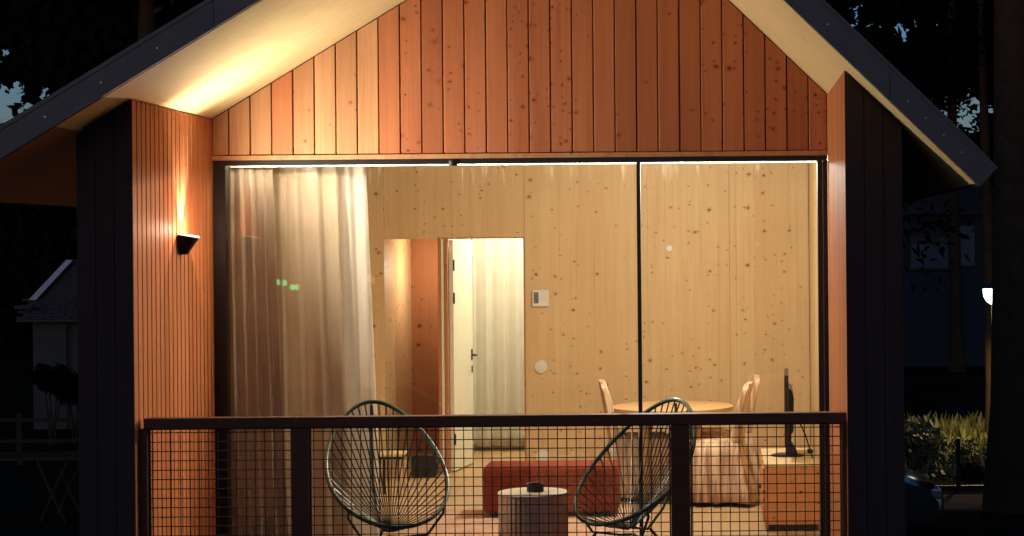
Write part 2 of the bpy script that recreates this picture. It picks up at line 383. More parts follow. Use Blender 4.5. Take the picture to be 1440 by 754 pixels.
# soffit under the porch and overhang: smooth boards, from wing wall to wing wall
def soffit(x0, x1, zf, y0, y1, n, mat):
    L = (y1-y0)/n
    for i in range(n):
        a = y0+i*L; b = a+L-.0015
        s = MB(); s.prism([(x0, zf(x0)-.003), (x1, zf(x1)-.003), (x1, zf(x1)+.002), (x0, zf(x0)+.002)], a, b)
        s.build('soffit_panel', mat, cabin)
soffit(XL-.29, RX, zl, YF+.031, YG-.004, 1, M['soffit'])
soffit(RX+.001, XR+.29, zr, YF+.031, YG-.004, 1, M['soffit'])
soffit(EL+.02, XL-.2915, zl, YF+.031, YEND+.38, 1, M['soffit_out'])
soffit(XR+.2915, ER-.02, zr, YF+.031, YEND+.38, 1, M['soffit'])
# wing walls: core, battens, dark end boards
def wing(x_in, x_out, top_in, top_out, s):
    core = MB(); xi = x_in - s*.022
    core.prism([(xi, GROUND+.6), (x_out+s*.016, GROUND+.6), (x_out+s*.016, top_out-.01), (xi, top_in-.01)], YW+.02, YG+.12)
    xj = IXL-.014 if s > 0 else IXR+.032
    core.prism([(xj, GROUND+.6), (x_out+s*.016, GROUND+.6), (x_out+s*.016, top_out-.01), (xj, zroof(xj)-.01)], YG+.1205, YEND)
    c = core.build('wing_wall', M['gap'], cabin)
    n = 20; pitch = (YG-YW)/n
    for i in range(n):
        a = YW+i*pitch+.004; b = a+pitch-.013
        q = MB(); x1 = xi; x2 = x_in
        vs = [(x1, a, DECK), (x2, a+.002, DECK), (x2, b-.002, DECK), (x1, b, DECK), (x1, a, top_in-.012), (x2, a+.002, top_in-.012), (x2, b-.002, top_in-.012), (x1, b, top_in-.012)]
        q.add(vs, [(0, 1, 2, 3), (4, 7, 6, 5), (0, 4, 5, 1), (1, 5, 6, 2), (2, 6, 7, 3), (3, 7, 4, 0)])
        q.build('batten', M['slat'], c)
    # front end boards
    nb = 3; wv = abs(x_out-x_in)/nb
    for i in range(nb):
        a = min(x_in, x_out)+i*wv+.002; b = a+wv-.004
        q = MB(); q.prism([(a, GROUND+.6), (b, GROUND+.6), (b, zroof(b)-.014), (a, zroof(a)-.014)], YW, YW+.019)
        q.build('end_board', M['dark_clad'], c)
    # outer cladding boards along the side
    n2 = 40; pi = (YEND-YW-.02)/n2
    for i in range(n2):
        a = YW+.022+i*pi; q = MB(); xs = sorted((x_out+s*.001, x_out+s*.015))
        q.box(xs[0], xs[1], a, a+pi-.006, GROUND+.6, top_out-.02); q.build('side_board', M['dark_clad'], c)
wing(XL, XLO, zl(XL), zl(XLO), 1)
wing(XR, XRO, zr(XR), zr(XRO), -1)
# gable wall above the glass
gb = MB(); gb.prism([(XL, TRIM0), (XR, TRIM0), (XR, zr(XR)-.004), (RX, RZ-.004), (XL, zl(XL)-.004)], YG+.004, YG+.12)
gable = gb.build('gable_wall', M['gap'], cabin)
x = XL; first = True; edges = [XL]
e = -3.062
while e < XR-.02: edges.append(e); e += .1346
edges.append(XR)
for i in range(len(edges)-1):
    a, b = edges[i]+.0035, edges[i+1]-.0035
    if b-a < .02: continue
    dy = random.uniform(-.0025, .0015)
    def ztop(x): return zroof(x)-.012
    ptsF = [(a+.003, BRD0), (b-.003, BRD0)]; ptsB = [(a, BRD0), (b, BRD0)]
    if a < RX < b:
        ptsF += [(b-.003, ztop(b)), (RX, ztop(RX)), (a+.003, ztop(a))]; ptsB += [(b, ztop(b)), (RX, ztop(RX)), (a, ztop(a))]
    else:
        ptsF += [(b-.003, ztop(b-.003)), (a+.003, ztop(a+.003))]; ptsB += [(b, ztop(b)), (a, ztop(a))]
    n = len(ptsF); q = MB()
    y0 = YG-.020+dy
    vs = [(x, y0, z) for x, z in ptsF]+[(x, y0+.004, z) for x, z in ptsB]+[(x, YG+.002, z) for x, z in ptsB]
    fs = [tuple(range(n))]+[(i0, (i0+1) % n, (i0+1) % n+n, i0+n) for i0 in range(n)]+[(i0+n, (i0+1) % n+n, (i0+1) % n+2*n, i0+2*n) for i0 in range(n)]
    q.add(vs, fs)
    q.build('board', M['board_knotty_falloff'] if i in (9, 10, 11, 12, 14, 15, 16, 23, 24, 25, 26, 27, 28) else M['board_red_falloff' if i > 16 or i % 5 == 3 else 'board'], gable)  # right-hand boards painted redder for the fading lamp light; a few left ones vary
t = MB(); t.bbox(XL+.001, XR-.001, YG-.034, YG+.0035, TRIM0+.001, BRD0-.004, .003, 1); t.build('trim_ledge', M['board'], gable)

# window: frame, mullion, panes
win = MB(); win.box(XL+.001, XR-.001, YG-.015, YG+.075, HEAD, TRIM0-.001)
win.box(XL+.001, XL+.078, YG-.014, YG+.074, DECK, HEAD-.001)
win.box(XR-.028, XR-.001, YG-.014, YG+.074, DECK, HEAD-.001)
win.box(XR-.064, XR-.033, YG-.010, YG+.070, DECK, HEAD-.001)
win.box(XL+.079, XR-.065, YG-.012, YG+.072, DECK-.15, DECK+.06)
wf = win.build('window_frame', M['frame'], cabin)
XM = (898.5-1010)/224
mm = MB(); mm.box(XM-.012, XM+.012, YG-.002, YG+.05, DECK+.061, HEAD-.002); mm.build('mullion', M['frame'], wf)
st = MB(); st.box(XR-.0325, XR-.0285, YG+.0, YG+.05, DECK+.0, HEAD-.01); st.build('seal', M['steel'], wf)
sn = MB(); sn.lathe([(0, 0), (.028, 0), (.03, .012), (.03, .03)], ((638-1010)/224, YG-.006, HEAD-.014), 20); sn.build('sensor', M['black'], wf)
pn = MB(); pn.box(XL+.078, XM-.012, YG+.020, YG+.028, DECK+.061, HEAD-.001); pn.build('pane', M['glass'], wf)
pn = MB(); pn.box(XM+.012, XR-.064, YG+.030, YG+.038, DECK+.061, HEAD-.001); pn.build('pane', M['glass'], wf)

# inner room: floor, ceiling, walls
IXL, IXR = -3.36, 0.82
CEIL = 2.86
f_ = MB(); f_.box(IXL-.02, IXR+.15, YG+.08, YEND-.05, -.12, 0); f_.build('floor', M['floor'], cabin)
c_ = MB(); c_.box(IXL, IXR+.1, YG+.125, YEND-.05, CEIL, CEIL+.08); c_.build('ceiling', M['clt_x'], cabin)
hd = MB(); hd.box(IXL, IXR+.1, YG+.115, YG+.17, HEAD+.016, CEIL-.002); hd.build('inner_lintel', M['clt'], cabin)
sr = MB(); sr.box(IXR, IXR+.03, YG+.13, YB+.2, 0, CEIL-.002); sr.build('inner_side_wall', M['clt_x'], cabin)
sl = MB(); sl.box(IXL-.012, IXL, YG+.13, YEND-.1, 0, CEIL-.002); sl.build('inner_side_wall', M['clt_x'], cabin)
NX0, NX1, DX0, DX1, DTOP = -3.03, -2.53, -2.445, -1.758, 2.12
NYB = 18.93
bw = MB(); bw.box(IXL, NX0-.02, YB+.05, YB+.1, 0, CEIL-.003); bw.box(DX1+.02, IXR-.003, YB+.05, YB+.1, 0, CEIL-.003); bw.box(NX0-.02, DX1+.02, YB+.05, YB+.1, DTOP+.02, CEIL-.003)
back = bw.build('back_wall', M['gap'], cabin)
def panel(x0, x1, z0, z1, dy=0.0, mat='clt'):
    q = MB(); q.box(x0+.0012, x1-.0012, YB+dy, YB+.049, z0, z1); q.build('panel', M[mat], back)
panel(IXL+.001, -3.012, 0.001, CEIL-.004)
panel(-3.012, -1.745, DTOP, CEIL-.004, .001)
panel(-1.745, -0.70, .001, CEIL-.004, .0005)
panel(-.70, .10, .001, CEIL-.004)
panel(.10, IXR-.004, .001, CEIL-.004, .001)
# niche beside the door: pale left cheek, red pine back, and the partition
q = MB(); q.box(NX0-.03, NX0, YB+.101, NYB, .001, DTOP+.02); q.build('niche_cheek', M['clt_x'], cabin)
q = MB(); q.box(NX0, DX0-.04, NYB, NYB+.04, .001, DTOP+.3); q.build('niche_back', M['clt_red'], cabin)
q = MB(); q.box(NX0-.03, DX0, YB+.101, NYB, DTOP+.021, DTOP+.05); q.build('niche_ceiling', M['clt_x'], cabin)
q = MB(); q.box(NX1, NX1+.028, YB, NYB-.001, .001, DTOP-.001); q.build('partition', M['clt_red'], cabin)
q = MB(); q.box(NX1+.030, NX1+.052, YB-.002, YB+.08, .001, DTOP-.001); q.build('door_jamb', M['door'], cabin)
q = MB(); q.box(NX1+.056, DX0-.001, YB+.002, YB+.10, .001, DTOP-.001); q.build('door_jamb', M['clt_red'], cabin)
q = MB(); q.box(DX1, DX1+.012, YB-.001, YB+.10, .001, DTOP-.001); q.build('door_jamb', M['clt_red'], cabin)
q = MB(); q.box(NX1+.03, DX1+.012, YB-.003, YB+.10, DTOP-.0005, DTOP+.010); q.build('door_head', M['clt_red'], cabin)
# bedroom behind the door
q = MB(); q.box(DX0-.05, -.6, YEND-.09, YEND-.05, 0, CEIL-.005); q.box(-.64, -.60, YB+.11, YEND-.09, 0, CEIL-.005); q.box(DX0-.075, DX0-.035, YB+.12, YEND-.09, 0, CEIL-.005)
q.build('bedroom_wall', M['paint'], cabin)
# door leaf
door = MB(); LW = .70
door.bbox(0.0, LW, -.02, .02, .012, DTOP-.012, .003, 1)
dl = door.build('door', M['door'], cabin); dl.location = (DX0+.02, YB+.10, 0); dl.rotation_euler = (0, 0, math.radians(83))
h = MB()
h.tube([(LW-.055, -.02, 1.03), (LW-.055, -.065, 1.03), (LW-.075, -.075, 1.03), (LW-.17, -.075, 1.03)], .009, 8)
h.lathe([(0, 0), (.001, 0)], (0, 0, 0), 3)
h.box(LW-.075, LW-.035, -.026, -.0205, .985, 1.085)
h.box(LW-.065, LW-.045, -.028, -.0205, .865, .93)
h.build('handle', M['black'], dl)
for z in (.3, 1.58, 1.88):
    k = MB(); k.tube([(0.002, -.026, z-.05), (0.002, -.026, z+.05)], .008, 8); k.build('hinge', M['black'], dl)
# back wall of the house and base skirt
q = MB(); q.prism([(XLO+.03, GROUND+.6), (XRO-.03, GROUND+.6), (XRO-.03, zr(XRO)-.03), (RX, RZ-.03), (XLO+.03, zl(XLO)-.03)], YEND-.04, YEND+.02); q.build('rear_wall', M['dark_clad'], cabin)
# stilts
for x in (XLO+.15, -1.3, XRO-.15):
    for y in (YW+.15, 14.5, YEND-.3):
        k = MB(); k.box(x-.08, x+.08, y-.08, y+.08, GROUND-.1, GROUND+.61 if x != -1.3 else -.16); k.build('stilt', M['bark'], cabin)
# porch deck boards
dk = MB(); dk.box(XL-.02, XR+.02, YW+.03, YG-.02, DECK-.22, DECK-.03); deck = dk.build('porch_deck', M['dark_clad'], cabin)
nb = 12; wb = (YG-YW-.06)/nb
for i in range(nb):
    q = MB(); a = YW+.03+i*wb; q.box(XL+.002, XR-.002, a, a+wb-.006, DECK-.028, DECK); q.build('deck_board', M['rail'], deck)

# ================================================================== railing with wire mesh
YR = 10.49; KR = 2700/YR
rail = empty('porch_railing', (-1.2, YR, DECK), label='dark wooden porch railing filled with square wire mesh', cat='railing')
def rb(name, x0, x1, y0, y1, z0, z1, mat='rail', b=.003):
    q = MB(); q.bbox(x0+1.2, x1+1.2, y0-YR, y1-YR, z0-DECK, z1-DECK, b, 1); return q.build(name, M[mat], rail)
RT = 1.124; RBm = RT-.058
rb('top_rail', XL+.03, XR-.001, YR-.045, YR+.045, RBm, RT)
rb('bottom_rail', XL+.03, XR-.001, YR-.03, YR+.03, DECK+.06, DECK+.10)
px = lambda u: (u-1010)/KR
posts = [(px(195)+.000, px(207)), (px(409.5), px(433)), (px(941), px(967.5)), (px(1181), XR-.002)]
for a, b in posts: rb('post', a, b, YR-.035, YR+.035, DECK, RBm-.001)
SP = .0512
for i in range(3):
    a = posts[i][1]+.002; b = posts[i+1][0]-.002; q = MB()
    r = .0028
    z0, z1 = DECK+.101, RBm-.002
    # flat steel edging of the mesh panel
    e = MB()
    for (x0, x1, zz0, zz1) in ((a, a+.008, z0, z1), (b-.008, b, z0, z1), (a+.0081, b-.0081, z1-.006, z1), (a+.0081, b-.0081, z0, z0+.006)):
        e.box(x0+1.2, x1+1.2, -.01, .006, zz0-DECK, zz1-DECK)
    fr2 = e.build('mesh_frame', M['wire'], rail)
    x = a+.008+((b-a) % SP)/2
    while x < b-.01:
        q.tube([(x+1.2, .0022, z0-DECK), (x+1.2, .0022, z1-DECK)], r, 5); x += SP
    z = z1-.022
    while z > z0+.01:
        q.tube([(a+1.2, -.0022, z-DECK), (b+1.2, -.0022, z-DECK)], r, 5); z -= SP
    o = q.build('wire_mesh', M['wire'], fr2); o['kind'] = 'stuff'

# ================================================================== wall sconce
SY, SZ = 11.31, 2.075
sc = empty('wall_sconce', (XL, SY, SZ), label='small black up-light sconce glowing on the left batten wall', cat='wall lamp')
b = MB()
# half-round tapered cup: outer lip dips a little
def ringpts(r, z, dip, n=14): return [(max(0.004, r*math.sin(PI*k/n)), -r*.72*math.cos(PI*k/n), z-dip*math.sin(PI*k/n)) for k in range(n+1)]
R0 = ringpts(.108, .055, .020); R1 = ringpts(.040, -.062, 0); R2 = ringpts(.102, .055, .022); R3 = ringpts(.034, -.055, 0)
n = len(R0); vs = R0+R1+R2+R3; fs = []
for k in range(n-1):
    fs += [(k, k+1, n+k+1, n+k), (2*n+k, 3*n+k, 3*n+k+1, 2*n+k+1), (k, 2*n+k, 2*n+k+1, k+1)]
fs += [tuple(n+k for k in range(n)), (0, n, 3*n, 2*n), (n-1, 3*n-1, 4*n-1, 2*n-1)]
b.add(vs, fs, False); b.build('shade', M['sconce'], sc)
bp = MB(); bp.box(.0005, .0038, -.085, .085, -.062, .05); bp.build('back_plate', M['sconce'], sc)
ln = MB(); A = ringpts(.1075, .0556, .022); B = ringpts(.1075, .0615, .022); C2 = ringpts(.094, .0615, .022); D2 = ringpts(.094, .0556, .022)
vs = A+B+C2+D2; fs = []
for k in range(n-1): fs += [(k, k+1, n+k+1, n+k), (n+k, n+k+1, 2*n+k+1, 2*n+k), (2*n+k, 2*n+k+1, 3*n+k+1, 3*n+k), (3*n+k, 3*n+k+1, k+1, k)]
ln.add(vs, fs); ln.build('rim', M['lens'], sc)
bu = MB(); bu.lathe([(0, -.02), (.02, -.015), (.022, .0), (.015, .016), (0, .02)], (.05, 0, .01), 14); bu.build('bulb', M['bulb'], sc)
sp = lamp('sconce_beam', 'SPOT', (.075, 0, .070), L_SCONCE_BEAM, (1.0, .96, .82), sc, spot_size=math.radians(166), spot_blend=1.0, shadow_soft_size=0)
sp.rotation_euler = (0, math.radians(180+72), 0)
sk = lamp('sconce_streak', 'SPOT', (.04, 0, .060), 85, (1.0, .95, .78), sc, spot_size=math.radians(66), spot_blend=1.0, shadow_soft_size=0)
sk.rotation_euler = (0, math.radians(180), 0)
lamp('sconce_glow', 'POINT', (.10, 0, .085), L_SCONCE_GLOW, (1.0, .55, .36), sc, shadow_soft_size=0)

# ================================================================== room lights
rl = empty('ceiling_lamp', (-.45, 14.6, CEIL), label='warm round ceiling lamp in the middle of the cabin room', cat='ceiling lamp')
q = MB(); q.lathe([(0, -.004), (.16, -.004), (.17, -.03), (.16, -.13), (0, -.14)], (0, 0, 0), 28); q.build('shade', M['roomlamp'], rl)
lamp('room_light', 'POINT', (0, 0, -.165), L_ROOM, (1.0, .98, .88), rl, shadow_soft_size=.06)
st_ = empty('ceiling_spotlight', (.35, 13.5, CEIL), label='small ceiling spotlight near the right end of the window, turned to the porch', cat='ceiling lamp')
q = MB(); q.tube([(0, 0, -.001), (0, 0, -.05)], .012, 8); q.build('stem', M['black'], st_)
q = MB(); q.lathe([(.03, .05), (.045, -.02), (.042, -.02), (.027, .045), (0, .05)], (0, 0, -.12), 18); hd_ = q.build('head', M['black'], st_)
s2 = lamp('ceiling_spot', 'SPOT', (0, 0, -.185), 470, (1.0, .84, .62), st_, spot_size=math.radians(46), spot_blend=.6, shadow_soft_size=.015)
s2.rotation_euler = (Vector((-3.1, 10.1, 1.3))-Vector((.35, 13.5, CEIL-.185))).to_track_quat('-Z', 'Y').to_euler()
br = empty('bedroom_lamp', (-1.7, 18.3, CEIL), label='white ceiling lamp in the bedroom behind the open door', cat='ceiling lamp')
q = MB(); q.lathe([(0, -.004), (.12, -.004), (.12, -.05), (0, -.06)], (0, 0, 0), 24); q.build('shade', M['roomlamp'], br)
lamp('bedroom_light', 'POINT', (0, 0, -.14), L_BEDROOM, (1.0, .97, .80), br, shadow_soft_size=.1)
ls = MB(); ls.box(XL+.10, IXR-.06, YG+.088, YG+.108, HEAD+.006, HEAD+.014)
tag(ls.build('light_strip', M['led']), 'thin bright light strip along the head of the big window', 'light strip')
q = MB(); q.box(XL+.06, IXR-.02, YG+.172, YG+.20, HEAD-.004, HEAD+.03)
tag(q.build('curtain_rail', M['white']), 'white curtain rail running just behind the head of the big window', 'curtain rail')

nl_ = empty('niche_lamp', (-2.62, 18.3, DTOP+.02), label='small ceiling spotlight in the niche left of the bedroom door', cat='ceiling lamp')
q = MB(); q.lathe([(0, -.004), (.04, -.004), (.045, -.012), (0, -.014)], (0, 0, 0), 20); q.build('shade', M['roomlamp'], nl_)
lamp('niche_light', 'POINT', (0, 0, -.30), 13.0, (1.0, .94, .78), nl_, shadow_soft_size=.04)
# ================================================================== curtains
def curtain(name, mat, y, xt0, xt1, xb0, xb1, ztop, zbot, folds, amp, seed, label, cat='curtain', group=None, bend=1.0):
    rnd = random.Random(seed); NU, NV = folds*10, 26
    ph = [rnd.uniform(-.9, .9) for _ in range(folds+2)]; am = [rnd.uniform(.45, 1.15) for _ in range(folds+2)]
    def fold(u):
        k = u*folds; i = int(k); f = k-i; f = f*f*(3-2*f)
        ai = am[i]*(1-f)+am[min(i+1, folds+1)]*f; pi_ = ph[i]*(1-f)+ph[min(i+1, folds+1)]*f
        return ai*math.sin(2*PI*k+pi_)+.25*math.sin(4*PI*k+pi_*2.3)
    vs = []; fs = []
    for j in range(NV+1):
        t = j/NV; z = ztop+(zbot-ztop)*t; tb = t**bend
        for i in range(NU+1):
            u = i/NU; x = (xt0+(xt1-xt0)*u)*(1-tb)+(xb0+(xb1-xb0)*u)*tb
            a = amp*(.55+.6*t)
            vs.append((x+.25*a*math.cos(2*PI*u*folds+1.3), y+a*fold(u)+.012*math.sin(5*t+u*9), z))
    for j in range(NV):
        for i in range(NU): a = j*(NU+1)+i; fs.append((a, a+1, a+NU+2, a+NU+1))
    q = MB(); q.add(vs, fs, True); o = q.build(name, M[mat], None, autosmooth=False)
    s = o.modifiers.new('thickness', 'SOLIDIFY'); s.thickness = .0015
    return tag(o, label, cat, group)
def wx(u, y): return (u-1010)*y/2700
curtain('curtain', 'taupe', 12.30, -3.24, wx(383, 12.3), -3.24, wx(404, 12.3), HEAD+.15, .02, 6, .024, 3, 'narrow brown linen curtain at the left end of the window')
curtain('curtain', 'curtain', 12.40, wx(372, 12.4), wx(474, 12.4), wx(378, 12.4), wx(492, 12.4), HEAD+.15, .02, 4, .028, 11, 'beige linen curtain between the narrow brown one and the white sheer')
curtain('curtain', 'sheer', 12.48, wx(455, 12.48), wx(514, 12.48), wx(462, 12.48), wx(534, 12.48), HEAD+.15, .02, 3, .022, 5, 'white sheer curtain nearest the middle of the window')
curtain('curtain', 'white_curtain', 19.2, -2.46, -1.0, -2.46, -1.0, 2.7, .05, 9, .035, 9, 'long white curtain seen through the open bedroom door')

# ================================================================== things on the back wall
def wpt(u, v, y):
    du = u-1010; dv = v-345; a = du-.0087*dv; b = dv+.0087*du; k = 2700/y
    return a/k, EYE-b/k
x, z = wpt(760.5, 419.5, YB)
th = empty('thermostat', (x, YB, z), label='square white thermostat with grey display on the pine wall', cat='thermostat')
q = MB(); q.bbox(-.074, .074, -.03, -.001, -.074, .074, .006, 2); q.build('case', M['white'], th)
q = MB(); q.bbox(-.060, -.018, -.034, -.0305, -.045, .055, .002, 1); q.build('display', M['display'], th)
x, z = wpt(761, 516, YB)
sw = empty('light_switch', (x, YB, z), label='round white light switch beside the doorway', cat='switch')
def disc(r0, r1, d): 
    bm = bmesh.new(); bmesh.ops.create_cone(bm, cap_ends=True, segments=28, radius1=r0, radius2=r1, depth=d); bmesh.ops.rotate(bm, verts=bm.verts, matrix=Matrix.Rotation(PI/2, 3, 'X')); bmesh.ops.translate(bm, verts=bm.verts, vec=(0, -d/2-.001, 0)); return bm
q = MB(); q.bm(disc(.060, .055, .016)); q.build('ring', M['white'], sw)
q = MB(); q.bbox(-.028, .028, -.024, -.0175, -.028, .028, .003, 1); q.build('rocker', M['white'], sw)
x, z = wpt(763, 642, YB)
so = empty('wall_socket', (x, YB, z), label='round white socket low on the wall above the red bench', cat='socket')
q = MB(); q.bm(disc(.060, .055, .016)); q.build('ring', M['white'], so)
q = MB(); q.bbox(-.022, .022, -.021, -.0175, -.022, .022, .002, 1); q.build('inset', M['door'], so)
x, z = wpt(941.5, 349.5, YB)
q = MB(); q.bm(disc(.033, .028, .02)); o = q.build('wall_sensor', M['white']); o.location = (x, YB, z); tag(o, 'tiny round white sensor high on the wall right of the mullion', 'sensor')

# ================================================================== lounge chairs on the porch
def build_lounge():
    """local frame: +y is where the sitter looks, origin on the deck below the hub"""
    root = empty('lounge_chair')
    H = .645; a, b = .345, .50; U = Vector((0, -.72, .655)); Rv = Vector((1, 0, 0))
    C = Vector((0, .0, H))
    def ring(t):
        s = math.sin(t); c = math.cos(t)
        aa = a*(1-.13*s-.05*s*s)
        p = C+Rv*(aa*c)+U*(b*s)
        p += Vector((0, -.035*(1-s*s), -.03*(1-s*s)))    # sides sag a little
        return p
    q = MB(); q.tube([ring(2*PI*k/72) for k in range(72)], .0125, 9, closed=True); q.build('ring_frame', M['green'], root)
    hub = Vector((0, .06, .268)); hr = .032
    q = MB(); q.tube([hub+Vector((hr*math.cos(2*PI*k/20), hr*math.sin(2*PI*k/20), 0)) for k in range(20)], .008, 7, closed=True); q.build('hub_ring', M['green'], root)
    NC = 42
    for k in range(NC):
        t = 2*PI*(k+.5)/NC; p = ring(t)
        # cords attach all round the ring and run down to the little hub ring
        d = p-hub; an = math.atan2(d.y, d.x); h = hub+Vector((hr*math.cos(an), hr*math.sin(an), 0))
        mid = p.lerp(h, .5)+Vector((0, -.006, -.012))
        for off in (-.0045, .0045):
            pass
        tt = (ring(t+.02)-ring(t-.02)).normalized()
        q = MB(); q.tube([p+tt*.003, mid+tt*.0015, h], .0026, 5); q.tube([p-tt*.003, mid-tt*.0015, h], .0026, 5)
        q.build('cord', M['cord'], root)
    # woven fan just in front of the hub
    F = ring(-PI/2)
    q = MB()
    for k in range(9):
        u = (k/8-.5)*.9; q.tube([ring(-PI/2+u), hub+Vector((.05*u, .03, -.012))], .0045, 5)
    q.build('front_lacing', M['cord'], root)
    # base: bent rod hoop under the front and three legs
    bz = .235
    q = MB()
    fl_, fr2_ = ring(-PI/2-.85), ring(-PI/2+.85)
    q.tube([fl_, fl_+Vector((-.0, -.01, -.05)), Vector((-.19, .17, bz)), Vector((-.07, .06, bz-.02)), Vector((0, .03, bz-.015)), Vector((.07, .06, bz-.02)), Vector((.19, .17, bz)), fr2_+Vector((0, -.01, -.05)), fr2_], .0085, 7)
    q.tube([hub+Vector((0, 0, -.005)), Vector((0, -.10, bz)), Vector((0, -.24, .34)), Vector((0, -.34, .50)), ring(PI/2+.0)+Vector((0, -.005, -.02))], .0085, 7)
    q.build('base_frame', M['green'], root)
    for p0, p1 in ((Vector((-.17, .15, bz)), Vector((-.30, .31, 0.005))), (Vector((.17, .15, bz)), Vector((.30, .31, .005))), (Vector((0, -.12, bz)), Vector((0, -.38, .005)))):
        q = MB(); q.tube([p0, p1], .0085, 8); q.build('leg', M['green'], root)
    return root
ch1 = build_lounge()
tag(ch1, 'green string lounge chair left of the log table, turned to the right', 'chair', 'string lounge chairs on the porch')
ch2 = copy_tree(ch1)
ch2['label'] = 'green string lounge chair right of the log table, turned to the left'
YC = 11.15
def put(ch, u, v, ang, y=YC):
    x, z = wpt(u, v, y)
    ch.location = (x, y, DECK); ch.rotation_euler = (0, 0, math.radians(ang))
put(ch1, 544, 652, 180+24); put(ch2, 894, 648, 180-39)

# log side table with a black bowl
x, z = wpt(749.5, 691, 11.1)
dt = empty('side_table', (x, 11.1, DECK), label='round pale-topped log side table between the two string chairs', cat='side table')
R = .2035; hgt = z-DECK
def log_ring(r, zz, n=240):
    f = lambda a: r*(1+.006*math.sin(3*a)+.018*min(0, math.cos(40*a+.5*math.sin(7*a))-.2))
    return [(f(a)*math.cos(a), f(a)*math.sin(a), zz) for a in [2*PI*k/n for k in range(n)]]
q = MB(); rs = [log_ring(R*.985, .01), log_ring(R*.99, hgt*.5), log_ring(R*.985, hgt-.012)]
q.add(sum(rs, []), [(i*240+k, i*240+(k+1) % 240, (i+1)*240+(k+1) % 240, (i+1)*240+k) for i in range(2) for k in range(240)]+[tuple(range(240))], True)
q.build('log_body', M['drum'], dt)
q = MB(); q.lathe([(0, hgt), (R-.005, hgt), (R, hgt-.004), (R, hgt-.011), (R-.004, hgt-.0115)], (0, 0, 0), 44); q.build('tabletop', M['drumtop'], dt)
x2, z2 = wpt(752.5, 691, 11.08)
q = MB(); q.lathe([(0, .006), (.038, .006), (.044, .045), (.051, .047), (.049, .0), (0, .0)], (0, 0, 0), 28); o = q.build('bowl', M['black']); o.location = (x2, 11.09, z+.0005)
tag(o, 'small black bowl standing on the log side table', 'bowl')

# ================================================================== furniture inside
def fz(v, u=760): return None
# red bench
rbn = empty('bench', (wx(771, 14.4), 14.6, 0), label='long rust red upholstered bench on the rug behind the log table', cat='bench')
Wb = .505
q = MB(); q.bbox(-Wb, Wb, -.21, .21, .045, .395, .030, 3); 
o = q.build('cushion', M['red'], rbn)
for p_ in o.data.polygons: p_.use_smooth = True
q = MB(); q.tube([(-Wb+.02, -.214, .285), (Wb-.02, -.214, .285)], .004, 6); q.build('seam', M['red'], o)
for sx_ in (-1, 1):
    for sy in (-1, 1):
        q = MB(); q.bbox(sx_*(Wb-.11)-.05, sx_*(Wb-.11)+.05, sy*.15-.04, sy*.15+.04, .002, .0449, .004, 1); q.build('foot', M['black'], rbn)
# rug
q = MB(); q.box(-.95, .75, -.8, .75, .0005, .012); rg = q.build('rug', M['rug']); rg.location = (wx(771, 14.4), 14.15, 0)
tag(rg, 'pinkish woven rug lying under the red bench', 'rug')
# dining table
tx, ty = wx(943, 15.5), 15.5
dtb = empty('dining_table', (tx, ty, 0), label='round pale wooden dining table between the covered chairs', cat='table')
q = MB(); q.lathe([(0, .75), (.485, .75), (.495, .745), (.495, .715), (.485, .71), (0, .71)], (0, 0, 0), 56); q.build('tabletop', M['table'], dtb)
q = MB(); q.lathe([(.34, .709), (.34, .63), (.32, .63), (.32, .709)], (0, 0, 0), 40); q.build('apron', M['table'], dtb)
for k in range(4):
    a = PI/4+k*PI/2; q = MB(); q.tube([(.29*math.cos(a), .29*math.sin(a), .708), (.31*math.cos(a), .31*math.sin(a), .003)], [.028, .018], 10); q.build('leg', M['table'], dtb)
